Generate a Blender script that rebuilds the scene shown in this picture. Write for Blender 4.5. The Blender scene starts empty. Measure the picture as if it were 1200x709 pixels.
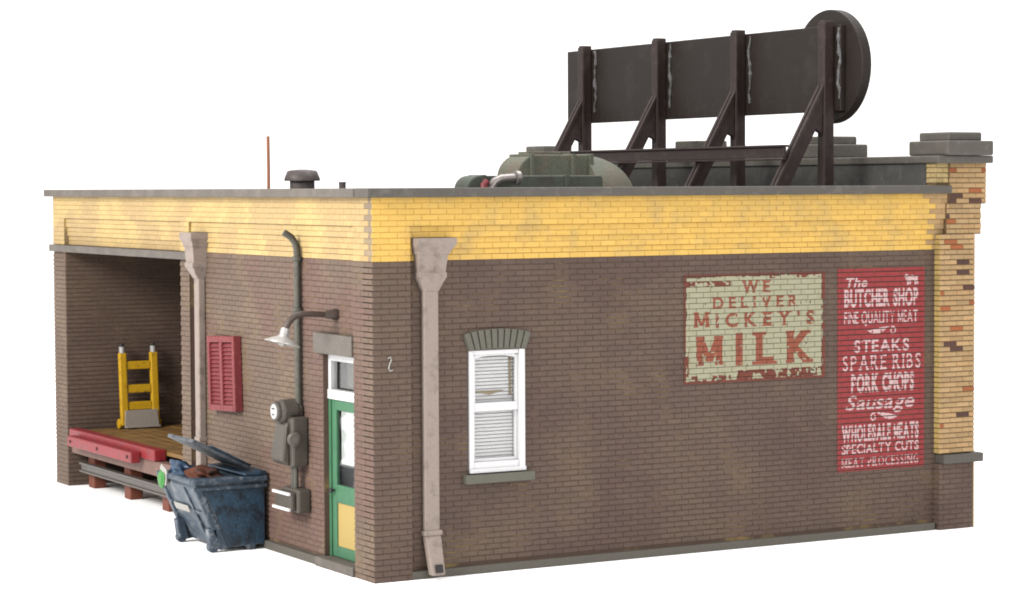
import bpy, bmesh, math, random
import numpy as np
from mathutils import Vector, Matrix, noise as mnoise
random.seed(7)
RNG = np.random.default_rng(11)
SC = bpy.context.scene
COL = SC.collection
R = math.radians

# ------------------------------------------------------------------ camera
cam = bpy.data.cameras.new('camera'); co = bpy.data.objects.new('camera', cam); COL.objects.link(co)
cam.sensor_width = 36; cam.lens = 2795.37/1200*36; cam.clip_end = 2000; cam.clip_start = .5
_p, _y, _r = .0484, 1.0546, -.0049
F = Vector((math.cos(_p)*math.cos(_y), math.cos(_p)*math.sin(_y), -math.sin(_p)))
r0 = F.cross(Vector((0, 0, 1))).normalized(); u0 = r0.cross(F)
rx = math.cos(_r)*r0 + math.sin(_r)*u0; ux = -math.sin(_r)*r0 + math.cos(_r)*u0
M = Matrix((rx, ux, -F)).transposed().to_4x4(); M.translation = Vector((-13.3154, -27.0242, 5.02536))
co.matrix_world = M
SC.camera = co
# ------------------------------------------------------------------ world (white studio) and lamps
w = bpy.data.worlds.new('World'); SC.world = w; w.use_nodes = True
w.node_tree.nodes['Background'].inputs[0].default_value = (1, .985, .97, 1)
w.node_tree.nodes['Background'].inputs[1].default_value = 1.5
def softbox(name, loc, target, sx, sy, power, col=(1, 1, 1)):
    l = bpy.data.lights.new(name, 'AREA'); l.shape = 'RECTANGLE'; l.size = sx; l.size_y = sy; l.energy = power; l.color = col
    o = bpy.data.objects.new(name, l); COL.objects.link(o); o.location = loc
    o.rotation_euler = (Vector(target)-Vector(loc)).to_track_quat('-Z', 'Y').to_euler()
softbox('softbox_key', (-26, -2, 17), (2, 5, 1), 12, 10, 17500, (1, .975, .94))
softbox('softbox_fill', (6, -34, 16), (5, 2, 1), 14, 10, 4400)
softbox('softbox_top', (8, 6, 26), (6, 6, 0), 22, 22, 11000)
SC.view_settings.view_transform = 'Standard'; SC.view_settings.look = 'None'
SC.view_settings.exposure = 0; SC.view_settings.gamma = 1
SC.cycles.max_bounces = 8; SC.cycles.filter_width = 1.9

# ------------------------------------------------------------------ helpers
def lin(c): c /= 255; return c/12.92 if c <= .04045 else ((c+.055)/1.055)**2.4
def rgb(r, g, b, k=1.3): return tuple(min(.86, lin(x)/(k*1.85)) for x in (r, g, b))
def mat(name, base, var=.12, rough=.6, alt=None, alt_amt=.5, alt_scale=3., alt_pos=.55, bump=.15, bscale=60, metal=0., attr=False, fine=25., spec=.3):
    m = bpy.data.materials.new(name); m.use_nodes = True; nt = m.node_tree; N = nt.nodes; L = nt.links
    b = N['Principled BSDF']; b.inputs['Roughness'].default_value = rough; b.inputs['Metallic'].default_value = metal
    b.inputs['Specular IOR Level'].default_value = spec
    tc = N.new('ShaderNodeTexCoord')
    def noise(sc, det=4, ro=.6):
        n = N.new('ShaderNodeTexNoise'); n.inputs['Scale'].default_value = sc; n.inputs['Detail'].default_value = det; n.inputs['Roughness'].default_value = ro
        L.new(tc.outputs['Object'], n.inputs['Vector']); return n
    if attr:
        a = N.new('ShaderNodeAttribute'); a.attribute_name = 'Col'; src = a.outputs['Color']
    else:
        v = N.new('ShaderNodeRGB'); v.outputs[0].default_value = (*base, 1); src = v.outputs[0]
    if alt:
        n2 = noise(alt_scale, 5, .65); rp = N.new('ShaderNodeValToRGB'); rp.color_ramp.elements[0].position = alt_pos-.05; rp.color_ramp.elements[1].position = alt_pos+.12
        rp.color_ramp.elements[1].color = (alt_amt, alt_amt, alt_amt, 1)
        L.new(n2.outputs['Fac'], rp.inputs['Fac'])
        mx = N.new('ShaderNodeMix'); mx.data_type = 'RGBA'; L.new(rp.outputs['Color'], mx.inputs['Factor'])
        L.new(src, mx.inputs['A']); mx.inputs['B'].default_value = (*alt, 1); src = mx.outputs['Result']
    n1 = noise(fine, 5, .7); mr = N.new('ShaderNodeMapRange'); mr.inputs['From Min'].default_value = .3; mr.inputs['From Max'].default_value = .7
    mr.inputs['To Min'].default_value = 1-var; mr.inputs['To Max'].default_value = 1+var
    L.new(n1.outputs['Fac'], mr.inputs['Value'])
    ml = N.new('ShaderNodeMix'); ml.data_type = 'RGBA'; ml.blend_type = 'MULTIPLY'; ml.inputs['Factor'].default_value = 1
    L.new(src, ml.inputs['A']); L.new(mr.outputs['Result'], ml.inputs['B']); L.new(ml.outputs['Result'], b.inputs['Base Color'])
    if bump:
        n3 = noise(bscale, 3, .6); bp = N.new('ShaderNodeBump'); bp.inputs['Strength'].default_value = bump; bp.inputs['Distance'].default_value = .02
        L.new(n3.outputs['Fac'], bp.inputs['Height']); L.new(bp.outputs['Normal'], b.inputs['Normal'])
    return m

class MB:
    def __init__(s): s.v = []; s.f = []; s.c = None
    def add(s, vs, fs):
        o = len(s.v); s.v += [tuple(p) for p in vs]; s.f += [tuple(i+o for i in f) for f in fs]; return s
    def box(s, x0, x1, y0, y1, z0, z1):
        return s.hexa([(x0,y0,z0),(x1,y0,z0),(x1,y1,z0),(x0,y1,z0),(x0,y0,z1),(x1,y0,z1),(x1,y1,z1),(x0,y1,z1)])
    def hexa(s, p):
        return s.add(p, [(0,3,2,1),(4,5,6,7),(0,1,5,4),(1,2,6,5),(2,3,7,6),(3,0,4,7)])
    def prism(s, poly, axis, a, b):
        """poly: list of 2-D points in the other two axes (in xyz order), extruded along axis from a to b"""
        def pt(q, t):
            l = list(q); l.insert('xyz'.index(axis), t); return l
        n = len(poly); vs = [pt(q, a) for q in poly]+[pt(q, b) for q in poly]
        return s.add(vs, [tuple(range(n))[::-1], tuple(range(n, 2*n))]+[(i, (i+1) % n, n+(i+1) % n, n+i) for i in range(n)])
    def tube(s, path, r, n=12, cap=True):
        path = [Vector(p) for p in path]; rs = r if isinstance(r, (list, tuple)) else [r]*len(path); vs = []; fs = []
        up = None
        for i, p in enumerate(path):
            d = (path[min(i+1, len(path)-1)]-path[max(i-1, 0)]).normalized()
            if up is None: up = d.orthogonal().normalized()
            up = (up-d*up.dot(d)).normalized(); sd = d.cross(up)
            for k in range(n):
                a = 2*math.pi*k/n; vs.append(p+rs[i]*(math.cos(a)*up+math.sin(a)*sd))
        for i in range(len(path)-1):
            for k in range(n): fs.append((i*n+k, i*n+(k+1) % n, (i+1)*n+(k+1) % n, (i+1)*n+k))
        if cap: fs += [tuple(range(n))[::-1], tuple(range((len(path)-1)*n, len(path)*n))]
        return s.add(vs, fs)
    def rings(s, rings, cap=True):
        n = len(rings[0]); vs = [p for r_ in rings for p in r_]; fs = []
        for i in range(len(rings)-1):
            for k in range(n): fs.append((i*n+k, i*n+(k+1) % n, (i+1)*n+(k+1) % n, (i+1)*n+k))
        if cap: fs += [tuple(range(n))[::-1], tuple(range((len(rings)-1)*n, len(rings)*n))]
        return s.add(vs, fs)
    def lathe(s, prof, origin, axis=(0, 0, 1), n=24, cap=True):
        """prof: (radius, height along axis)"""
        ax = Vector(axis).normalized(); u = ax.orthogonal().normalized(); v = ax.cross(u); o = Vector(origin)
        return s.rings([[o+ax*h+r_*(math.cos(2*math.pi*k/n)*u+math.sin(2*math.pi*k/n)*v) for k in range(n)] for r_, h in prof], cap)
    def xform(s, fn): s.v = [tuple(fn(Vector(p))) for p in s.v]; return s
    def build(s, name, m, parent=None, bevel=0, smooth=False, seg=2):
        root = parent
        while root is not None and root.parent is not None: root = root.parent
        off = Vector(root.location) if root is not None else Vector((0, 0, 0))
        me = bpy.data.meshes.new(name); me.from_pydata([tuple(Vector(p)-off) for p in s.v], [], s.f); me.update()
        if s.c is None:
            bm = bmesh.new(); bm.from_mesh(me); bmesh.ops.recalc_face_normals(bm, faces=bm.faces); bm.to_mesh(me); bm.free()
        else:
            at = me.attributes.new('Col', 'FLOAT_COLOR', 'POINT'); at.data.foreach_set('color', np.array(s.c, dtype=np.float32).ravel())
        me.materials.append(m)
        o = bpy.data.objects.new(name, me); COL.objects.link(o)
        if parent is not None: o.parent = parent
        if bevel:
            b = o.modifiers.new('bevel', 'BEVEL'); b.width = bevel; b.segments = seg; b.limit_method = 'ANGLE'; b.angle_limit = R(40)
        if smooth:
            for p in me.polygons: p.use_smooth = True
            try: me.set_sharp_from_angle(angle=R(40))
            except Exception: pass
        return o
def tag(o, label=None, cat=None, group=None, kind=None):
    if label: o['label'] = label
    if cat: o['category'] = cat
    if group: o['group'] = group
    if kind: o['kind'] = kind
    return o
def thing(name, loc, label, cat, group=None):
    o = bpy.data.objects.new(name, None); COL.objects.link(o); o.location = loc; o.empty_display_size = .3
    return tag(o, label, cat, group)

# ------------------------------------------------------------------ bricks
CH = .0743; BL = .236; JT = .0095
def bricks(mb, u0, u1, v0, v1, mapf, colf, holes=(), jt=JT, tilt=.007, rnd=.002, depth=.0065, vj=.0032):
    """running bond aligned to one global grid; mapf(u, v, d) -> xyz with d outwards from the nominal face"""
    if mb.c is None: mb.c = []
    k0 = int(round(v0/CH)); k1 = int(round(v1/CH))
    flip = None
    for k in range(k0, k1):
        zb = k*CH+jt/2; zt = (k+1)*CH-jt/2
        sh = BL/2 if k % 2 else 0
        j0 = math.floor((u0-sh)/BL)-1; j1 = math.ceil((u1-sh)/BL)+1
        for j in range(j0, j1):
            a = max(u0, j*BL+sh+vj/2); b = min(u1, (j+1)*BL+sh-vj/2)
            parts = [(a, b)]
            for (h0, h1, w0, w1) in holes:
                if zt > w0+.01 and zb < w1-.01:
                    q = []
                    for (a_, b_) in parts:
                        if b_ <= h0 or a_ >= h1: q.append((a_, b_)); continue
                        if a_ < h0: q.append((a_, h0))
                        if b_ > h1: q.append((h1, b_))
                    parts = q
            for (a_, b_) in parts:
                if b_-a_ < .03: continue
                c = colf((a_+b_)/2, (zb+zt)/2)
                if c is None: continue
                q = random.random()*rnd; i = .0042
                zj = random.uniform(-.0015, .0015)
                base = [(a_, zb), (b_, zb), (b_, zt), (a_, zt)]
                fr = [(a_+i, zb+i+zj, q+tilt*.6), (b_-i, zb+i+zj, q+tilt*.6), (b_-i, zt-i+zj, q-tilt*.4), (a_+i, zt-i+zj, q-tilt*.4)]
                vs = [mapf(u, v, -depth) for u, v in base]+[mapf(*p) for p in fr]
                if flip is None:
                    n = (Vector(vs[5])-Vector(vs[4])).cross(Vector(vs[7])-Vector(vs[4]))
                    outw = Vector(mapf(a_, zb, 1))-Vector(mapf(a_, zb, 0)); flip = n.dot(outw) < 0
                fs = [(4, 5, 6, 7), (0, 1, 5, 4), (1, 2, 6, 5), (2, 3, 7, 6), (3, 0, 4, 7)]
                if flip: fs = [f[::-1] for f in fs]
                mb.add(vs, fs); mb.c += [(*c, 1)]*8
    return mb
def jit(c, s=.08):
    k = 1+random.gauss(0, s); t = random.gauss(0, s*.25)
    return (c[0]*k*(1+t), c[1]*k, c[2]*k*(1-t))
YZ = lambda x: (lambda u, v, d: (x-d, u, v))          # faces -X
XZ = lambda y: (lambda u, v, d: (u, y-d, v))          # faces -Y

# ------------------------------------------------------------------ materials
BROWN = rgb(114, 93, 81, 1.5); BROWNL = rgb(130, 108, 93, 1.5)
YEL = rgb(238, 193, 96, 1.13); TAN = rgb(196, 161, 114, 1.25)
M_brick = mat('brown_painted_brick', None, .12, .7, attr=True, alt=rgb(136, 115, 92), alt_amt=.25, alt_scale=1.1, alt_pos=.54, bump=.35, bscale=60, fine=14)
M_mortar = mat('brown_mortar', rgb(100, 80, 68, 1.15), .15, .85, alt=rgb(186, 158, 98, 1.2), alt_amt=.95, alt_scale=1.5, alt_pos=.60, bump=.2)
M_yel = mat('yellow_painted_brick', None, .05, .6, attr=True, alt=rgb(205, 176, 120), alt_amt=.5, alt_scale=1.6, alt_pos=.52, bump=.3, bscale=45, fine=12)
M_yelj = mat('yellow_joint', rgb(228, 178, 82, 1.15), .1, .8, alt=rgb(170, 136, 80), alt_amt=.85, alt_scale=1.6, alt_pos=.55, bump=.1)
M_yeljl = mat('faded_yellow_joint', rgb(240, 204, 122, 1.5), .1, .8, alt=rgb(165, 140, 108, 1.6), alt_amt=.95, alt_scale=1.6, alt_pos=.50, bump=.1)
M_tan = mat('tan_pier_brick', None, .12, .7, attr=True, bump=.3, bscale=80, fine=18)
M_tanj = mat('tan_pier_joint', rgb(122, 96, 62), .25, .85, bump=.1)
M_greyl = mat('dusty_keylit_grey_stone', rgb(122, 114, 106, 1.5), .1, .65, alt=rgb(150, 140, 132, 1.5), alt_amt=.5, alt_scale=3, alt_pos=.5, bump=.2, bscale=40)  # dust tone plus part of the left side's key light put into the colour
M_grey = mat('grey_painted_stone', rgb(104, 99, 91, 1.5), .1, .65, alt=rgb(140, 134, 127), alt_amt=.4, alt_scale=5, alt_pos=.58, bump=.2, bscale=40)
M_greyd = mat('grey_curb_stone', rgb(108, 103, 94), .12, .7, bump=.2)
M_arch = mat('grey_arch_stone', rgb(112, 110, 98), .1, .7, bump=.2)
M_parapet = mat('dark_parapet_render', rgb(78, 77, 74), .2, .7, alt=rgb(105, 104, 100), alt_amt=.6, alt_scale=4, bump=.5, bscale=12)
M_roof = mat('roof_felt', rgb(80, 80, 78), .15, .85)
M_leader = mat('weathered_grey_downspout', rgb(174, 158, 148, 1.38), .08, .6, alt=rgb(128, 112, 100, 1.5), alt_amt=.65, alt_scale=5, alt_pos=.57, bump=.25, bscale=25)
M_white = mat('white_frame_paint', rgb(236, 235, 237, 1.1), .03, .5, bump=.05)
M_green = mat('green_door_paint', rgb(82, 142, 104, 1.45), .1, .5, alt=rgb(58, 108, 80), alt_amt=.5, alt_scale=6, bump=.1)
M_panel = mat('yellow_door_panel', rgb(225, 195, 115, 1.6), .06, .55, bump=.05)
M_dark = mat('dark_interior', (.012, .011, .011), .1, .7, bump=0)
M_shut = mat('red_shutter_paint', rgb(158, 62, 66, 1.7), .1, .6, alt=rgb(180, 95, 95), alt_amt=.4, alt_scale=10, bump=.15)
M_blind = mat('off_white_blind', rgb(226, 222, 222, .95), .03, .6, bump=0)
M_tancard = mat('tan_card', rgb(176, 158, 130), .1, .7, bump=0)
M_paper = mat('pale_door_shade', rgb(205, 210, 206, 1.15), .05, .6, bump=0)
def glass_mat():
    m = bpy.data.materials.new('window_glass'); m.use_nodes = True; nt = m.node_tree; N = nt.nodes; L = nt.links
    t = N.new('ShaderNodeBsdfTransparent'); t.inputs[0].default_value = (.95, .96, .96, 1); g = N.new('ShaderNodeBsdfGlossy'); g.inputs['Roughness'].default_value = .08
    lw = N.new('ShaderNodeLayerWeight'); fr = N.new('ShaderNodeMath'); fr.operation = 'POWER'; fr.inputs[1].default_value = 4; L.new(lw.outputs['Facing'], fr.inputs[0]); mx = N.new('ShaderNodeMixShader')
    L.new(fr.outputs[0], mx.inputs[0]); L.new(t.outputs[0], mx.inputs[1]); L.new(g.outputs[0], mx.inputs[2]); L.new(mx.outputs[0], N['Material Output'].inputs[0]); return m
M_glass = glass_mat()
M_bill = mat('dark_brown_billboard_plastic', rgb(62, 53, 48, 2.1), .12, .5, spec=.15, alt=rgb(84, 78, 74, 1.9), alt_amt=.45, alt_scale=2.2, alt_pos=.58, bump=.12, bscale=18)
M_post = mat('dark_brown_post_plastic', rgb(68, 52, 49, 1.8), .12, .5, spec=.2, alt=rgb(92, 78, 74), alt_amt=.35, alt_scale=6, bump=.15, bscale=30)
M_glue = mat('dried_glue', rgb(112, 109, 109, 1.5), .25, .3, bump=.5, bscale=30)
M_unit = mat('weathered_green_metal', rgb(108, 113, 96, 1.55), .2, .7, alt=rgb(124, 110, 95, 1.5), alt_amt=.85, alt_scale=2.2, alt_pos=.47, bump=.5, bscale=30)
M_unitd = mat('dark_green_metal', rgb(76, 84, 72, 1.3), .2, .65, alt=rgb(66, 58, 50), alt_amt=.7, alt_scale=5, alt_pos=.52, bump=.25, bscale=25)
M_steel = mat('dull_silver_metal', rgb(170, 162, 158, 1.4), .12, .32, metal=.55, bump=.15, bscale=25)
M_redtip = mat('red_valve_paint', rgb(130, 40, 45), .1, .5)
M_copper = mat('copper_rod', rgb(196, 128, 95, 1.6), .06, .45, metal=.2, bump=.05)
M_vent = mat('dark_brown_vent', rgb(82, 72, 70, 1.5), .2, .55, alt=rgb(130, 118, 110), alt_amt=.4, alt_scale=8, bump=.25, bscale=40)
M_wood = mat('ochre_dock_planks', rgb(140, 106, 58, 1.0), .22, .6, alt=rgb(100, 72, 40), alt_amt=.6, alt_scale=3, alt_pos=.5, bump=.25, bscale=20)
M_redt = mat('red_timber', rgb(186, 48, 58, 1.8), .12, .5, alt=rgb(140, 80, 80, 1.8), alt_amt=.7, alt_scale=7, alt_pos=.55, bump=.25, bscale=22)
M_fascia = mat('pinkish_fascia_timber', rgb(165, 128, 115, 1.9), .1, .65, alt=rgb(120, 90, 75, 1.8), alt_amt=.5, alt_scale=4, bump=.2)
M_pier = mat('red_brown_dock_post', rgb(165, 90, 66, 1.9), .12, .6, bump=.2)
M_rail = mat('grey_steel_rail', rgb(125, 118, 112, 1.6), .1, .5, bump=.15)
M_hty = mat('yellow_hand_truck_paint', rgb(228, 178, 30, 1.25), .12, .5, alt=rgb(120, 85, 25), alt_amt=.6, alt_scale=14, alt_pos=.6, bump=.2)
M_htg = mat('grey_toe_plate', rgb(156, 147, 138, .85), .15, .45, metal=.1, bump=.2)
M_silver = mat('silver_paint', rgb(225, 222, 218, 1.6), .05, .3, metal=.25, bump=.05)
M_black = mat('black_rubber', (.015, .015, .016), .2, .6)
M_dump = mat('worn_blue_steel', rgb(74, 90, 106, 1.3), .25, .5, alt=rgb(158, 164, 170, 1.5), alt_amt=.65, alt_scale=4.5, alt_pos=.53, bump=.4, bscale=22, fine=18)
M_dumpd = mat('deep_blue_steel', rgb(40, 66, 86, 1.05), .4, .45, alt=rgb(26, 32, 40, 1.5), alt_amt=.8, alt_scale=6, alt_pos=.5, bump=.5, bscale=26, fine=22)
M_rim = mat('blue_rim_worn', rgb(62, 78, 94, 1.3), .25, .45, alt=rgb(160, 166, 172, 1.4), alt_amt=.8, alt_scale=9, alt_pos=.56, bump=.4, bscale=25)
M_lid = mat('grey_blue_lid', rgb(104, 110, 116, 1.4), .2, .5, alt=rgb(46, 54, 66), alt_amt=.8, alt_scale=4, alt_pos=.52, bump=.3, bscale=25)
M_rust = mat('rust_brown_rubbish', rgb(140, 80, 56, 1.9), .35, .8, alt=(.01, .01, .012), alt_amt=.9, alt_scale=6, alt_pos=.52, bump=.8, bscale=14)
M_bag = mat('crumpled_blue_bag', rgb(70, 100, 135, 1.8), .2, .4, alt=rgb(30, 38, 52), alt_amt=.7, alt_scale=8, alt_pos=.5, bump=.7, bscale=12)
M_greenp = mat('green_wrapper', rgb(72, 170, 70, 1.8), .12, .5, bump=.2)
M_whitep = mat('crumpled_white_paper', rgb(215, 212, 205, 1.8), .1, .6, bump=.3, bscale=15)
M_meter = mat('grey_meter_metal', rgb(108, 101, 92, 1.75), .14, .5, alt=rgb(80, 74, 68), alt_amt=.5, alt_scale=8, bump=.2, bscale=35)
M_conduit = mat('grey_brown_conduit', rgb(100, 98, 88, 1.4), .2, .5, alt=rgb(60, 52, 46), alt_amt=.6, alt_scale=9, bump=.3, bscale=30)
M_arm = mat('brown_lamp_arm', rgb(98, 82, 74, 1.7), .12, .4, bump=.15)
M_face = mat('white_dial', rgb(235, 235, 232, 1.7), .03, .4, bump=0)
M_cream = mat('faded_cream_sign_paint', rgb(186, 183, 153, 1.35), .07, .7, alt=rgb(168, 160, 124), alt_amt=.5, alt_scale=5, alt_pos=.56, bump=.15)
M_slet = mat('brick_red_lettering', rgb(160, 84, 58, 1.35), .15, .7, alt=rgb(128, 66, 50), alt_amt=.6, alt_scale=3, bump=.1)
M_streak = mat('red_brown_worn_paint', rgb(126, 62, 46, 1.35), .2, .75, bump=.15)
M_red = mat('red_sign_paint', rgb(164, 50, 54, 1.3), .1, .65, alt=rgb(150, 60, 60), alt_amt=.5, alt_scale=5, bump=.15)
M_pink = mat('pale_pink_lettering', rgb(216, 182, 182, 1.15), .08, .65, bump=.05)
M_floor = mat('white_tabletop', (.93, .93, .93), .01, .6, bump=0, spec=.1)

# ------------------------------------------------------------------ setting
g = MB().box(-160, 200, -120, 260, -.06, 0).build('ground', M_floor); tag(g, kind='structure')
g['label'] = 'plain white tabletop under the building'

# ------------------------------------------------------------------ the building
B = thing('brick_building', (0, 0, 0), 'brown brick butcher shop building with yellow painted band and grey coping', 'building')
H = 66*CH; ZB = 55*CH; ZU = 61*CH; REC = .08; D = .007
def blend(a, b, t): return tuple(x*(1-t)+y*t for x, y in zip(a, b))
def patch(u, v, sc, seed, lo=0., hi=.35):
    n = mnoise.noise(Vector((u*sc+seed, v*sc*1.3, seed*1.7)))+.4*mnoise.noise(Vector((u*sc*2.7+seed, v*sc*2.9, seed)))
    return max(0., min(1., (n-lo)/(hi-lo)))
def brown(u, v):
    c = blend(BROWN, rgb(124, 103, 86, 1.5), .5*patch(u, v, .8, 3.1)); c = blend(c, rgb(104, 82, 74, 1.5), .7*patch(u, v, .6, 9.4))
    return jit(c, .03)
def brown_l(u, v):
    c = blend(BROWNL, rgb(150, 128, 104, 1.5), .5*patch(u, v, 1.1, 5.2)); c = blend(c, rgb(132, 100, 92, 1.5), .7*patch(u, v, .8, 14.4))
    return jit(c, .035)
# --- long wall (faces -Y)
WIN = (1.40, 2.25, 1.30, 2.93)
mb = MB()
def core_wall(mb, axis, plane, u0, u1, v0, v1, holes, thick):
    """solid core split into boxes round the holes"""
    us = sorted({u0, u1, *[h[0] for h in holes], *[h[1] for h in holes]}); us = [u for u in us if u0 <= u <= u1]
    for a, b in zip(us[:-1], us[1:]):
        segs = [(v0, v1)]
        for h in holes:
            if h[0] <= a+1e-6 and h[1] >= b-1e-6:
                q = []
                for s0, s1 in segs:
                    if h[2] > s0: q.append((s0, min(s1, h[2])))
                    if h[3] < s1: q.append((max(s0, h[3]), s1))
                segs = [s for s in q if s[1]-s[0] > 1e-4]
        for s0, s1 in segs:
            if axis == 'y': mb.box(a, b, plane, plane+thick, s0, s1)
            else: mb.box(plane, plane+thick, a, b, s0, s1)
    return mb
core_wall(mb, 'y', REC+D, .3, 9.2, 0, H, [WIN], .22)
mb.box(D, .535, D, .30, 0, ZU)
mb.build('mortar_core', M_mortar, None)
core_side = bpy.data.objects['mortar_core']
w1 = MB()
bricks(w1, .54, 9.16, 2*CH, ZB, XZ(REC), brown, [(WIN[0]-.0, WIN[1]+.0, WIN[2], WIN[3])])
bricks(w1, -.010, .54, 0, ZB, XZ(0), brown)
wall_side = w1.build('wall', M_brick, B)
core_side.name = 'mortar'; core_side.data.name = 'mortar'; core_side.parent = wall_side
# --- short wall with dock opening and door (faces -X)
DOOR = (.62, 1.67, .12, 2.86); DOCK = (6.51, 11.70, -1, 3.98)
w2 = MB()
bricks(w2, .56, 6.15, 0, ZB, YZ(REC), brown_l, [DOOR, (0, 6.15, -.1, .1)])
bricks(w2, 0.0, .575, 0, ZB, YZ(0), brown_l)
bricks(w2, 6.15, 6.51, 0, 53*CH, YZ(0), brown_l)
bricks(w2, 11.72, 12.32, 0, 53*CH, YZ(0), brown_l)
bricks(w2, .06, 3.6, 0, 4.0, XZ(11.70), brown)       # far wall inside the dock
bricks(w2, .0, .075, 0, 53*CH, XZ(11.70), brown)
wall_short = w2.build('wall', M_brick, B)
mb = MB()
core_wall(mb, 'x', REC+D, .3, 6.15, 0, H, [DOOR], .22)
mb.box(D, .31, D+.001, .56, 0, ZU-.002)
mb.box(D, .40, 6.15+D, 6.50, 0, 54*CH)
mb.box(D, .38, 11.70+D, 12.30, 0, 54*CH)
mb.box(.38, 9.2, 11.70+D, 12.28, 0, H-.3)           # end wall, also the far wall inside the dock
mb.box(3.6, 3.8, 6.5, 11.70+D, 0, H-.3)               # back of the dock bay
mb.box(.4, 3.6, 6.3, 6.505, 0, H-.3)                 # near partition of the dock bay
mb.box(.3, 3.7, 6.3, 11.75, 3.98, 4.06)               # ceiling of the dock bay
mb.build('mortar', M_mortar, wall_short)
# --- yellow band
def yel_r(u, v):
    if u > 8.98+.12*math.sin(v*40): return jit(TAN, .1)
    return jit(YEL, .03)
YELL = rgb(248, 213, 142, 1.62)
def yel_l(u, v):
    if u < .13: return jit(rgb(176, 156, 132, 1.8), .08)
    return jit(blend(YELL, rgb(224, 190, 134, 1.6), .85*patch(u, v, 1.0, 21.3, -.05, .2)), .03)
yb = MB(); jy = .0042
def ybricks(*a, **k): return bricks(*a, depth=.0035, vj=.0025, **k)
for (k0, k1, y) in ((55, 57, .08), (57, 59, .058), (59, 61, .035)):
    ybricks(yb, .54, 9.3, k0*CH, k1*CH, XZ(y), yel_r, jt=jy, tilt=.004)
    ybricks(yb, .56, 6.15, k0*CH, k1*CH, YZ(y), yel_l, jt=jy, tilt=.003)
    ybricks(yb, 6.51, 11.75, k0*CH, k1*CH, YZ(y), yel_l, jt=jy, tilt=.003)
ybricks(yb, -.010, 9.33, ZU, H, XZ(0), yel_r, jt=jy, tilt=.004)
ybricks(yb, -.010, .54, ZB, ZU, XZ(0), yel_r, jt=jy, tilt=.004)
ybricks(yb, 0, 12.32, ZU, H, YZ(0), yel_l, jt=jy, tilt=.003)
for a, b in ((0, .56), (6.15, 6.51), (11.75, 12.32)): ybricks(yb, a, b, ZB, ZU, YZ(0), yel_l, jt=jy, tilt=.003)
band = yb.build('painted_band', M_yel, B)
yc = MB()
yc.box(D+.03, 9.33, D, .36, ZU+.001, H-.001)
yc.box(D+.03, .534, D-.001, .3, ZB, ZU)
yc.box(.5, 9.3, REC+D, .3, ZB+.002, ZU); yc.box(.5, 9.3, .058+D, .25, 57*CH, ZU); yc.box(.5, 9.3, .035+D, .25, 59*CH, ZU)
yc.build('joint', M_yelj, band)
yc = MB(); yc.box(D, .36, .012, 12.3, ZU+.001, H-.0015); yc.box(D-.0005, .3, .012, .55, ZB+.0005, ZU)
yc.box(REC+D, .3, .5, 12.28, ZB+.002, ZU); yc.box(.058+D, .25, .5, 12.27, 57*CH, ZU); yc.box(.035+D, .25, .5, 12.26, 59*CH, ZU)
yc.box(D-.001, .3, 6.15+.004, 6.505, ZB+.001, ZU); yc.box(D-.001, .3, 11.755, 12.3, ZB+.001, ZU)
yc.build('joint', M_yeljl, band)
# --- coping, roof
cp = MB()
cp.box(-.12, 9.28, -.13, .28, H-.003, 5.02)
MB().box(.284, 9.05, 12.0, 12.42, H-.004, 5.016).build('coping', M_grey, B, bevel=.015)
cp.build('coping', M_grey, B, bevel=.015)
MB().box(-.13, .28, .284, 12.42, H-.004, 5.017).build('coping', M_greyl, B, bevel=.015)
MB().box(.3, 9.15, .3, 12.1, 4.62, 4.70).build('roof', M_roof, B)
# grey joint blob where the two copings meet
# --- dock lintel, base curbs
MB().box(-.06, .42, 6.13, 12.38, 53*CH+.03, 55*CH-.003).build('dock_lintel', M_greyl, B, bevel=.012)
cu = MB(); cu.box(.53, 9.1, 0.004, .3, 0, .105); cu.box(.004, .3, 1.75, 6.14, 0, .115)
cu.build('base_curb', M_greyd, B, bevel=.01)
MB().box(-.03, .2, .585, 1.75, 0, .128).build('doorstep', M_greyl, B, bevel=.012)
# --- corner pier of the street front
def tan_c(u, v):
    q = random.random()
    if q < .055: return jit(rgb(188, 108, 60, 1.5), .08)
    if q < .115: return jit(rgb(98, 64, 54, 1.5), .08)
    return jit(TAN, .08)
pb = MB(); PY = -.05
bricks(pb, 9.13, 9.78, 15*CH, 58*CH, XZ(PY), tan_c, jt=.012)
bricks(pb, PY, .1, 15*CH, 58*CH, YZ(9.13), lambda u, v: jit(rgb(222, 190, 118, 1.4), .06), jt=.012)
bricks(pb, 9.27, 9.92, 58*CH, 64*CH, XZ(-.022), tan_c, jt=.012)
bricks(pb, 9.31, 10.0, 64*CH, 72*CH, XZ(-.034), tan_c, jt=.012)
pier = pb.build('corner_pier', M_tan, B)
pc = MB(); e = D
pc.box(9.13+e, 9.77, PY+e, .5, 15*CH, 58*CH); pc.box(9.26, 9.91, -.022+e, .6, 58*CH-.006, 64*CH-.002); pc.box(9.30, 9.99, -.034+e, .6, 64*CH-.008, 72*CH)
pc.build('joint', M_tanj, pier)
p2 = MB(); bricks(p2, 9.13, 9.765, 0, 13*CH, XZ(PY), brown); bricks(p2, PY, .1, 0, 13*CH, YZ(9.13), brown)
foot = p2.build('pier_foot', M_brick, B)
MB().box(9.13+e, 9.76, PY+e, .5, 0, 13*CH).build('mortar', M_mortar, foot)
MB().box(9.762, 9.785, PY+.004, .5, 0, 13*CH).build('front_brick', M_tan if False else M_panel, foot)
MB().box(9.16, 9.9, PY-.07, .5, 13*CH+.004, 15*CH-.012).build('pier_ledge', M_grey, B, bevel=.012)
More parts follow.
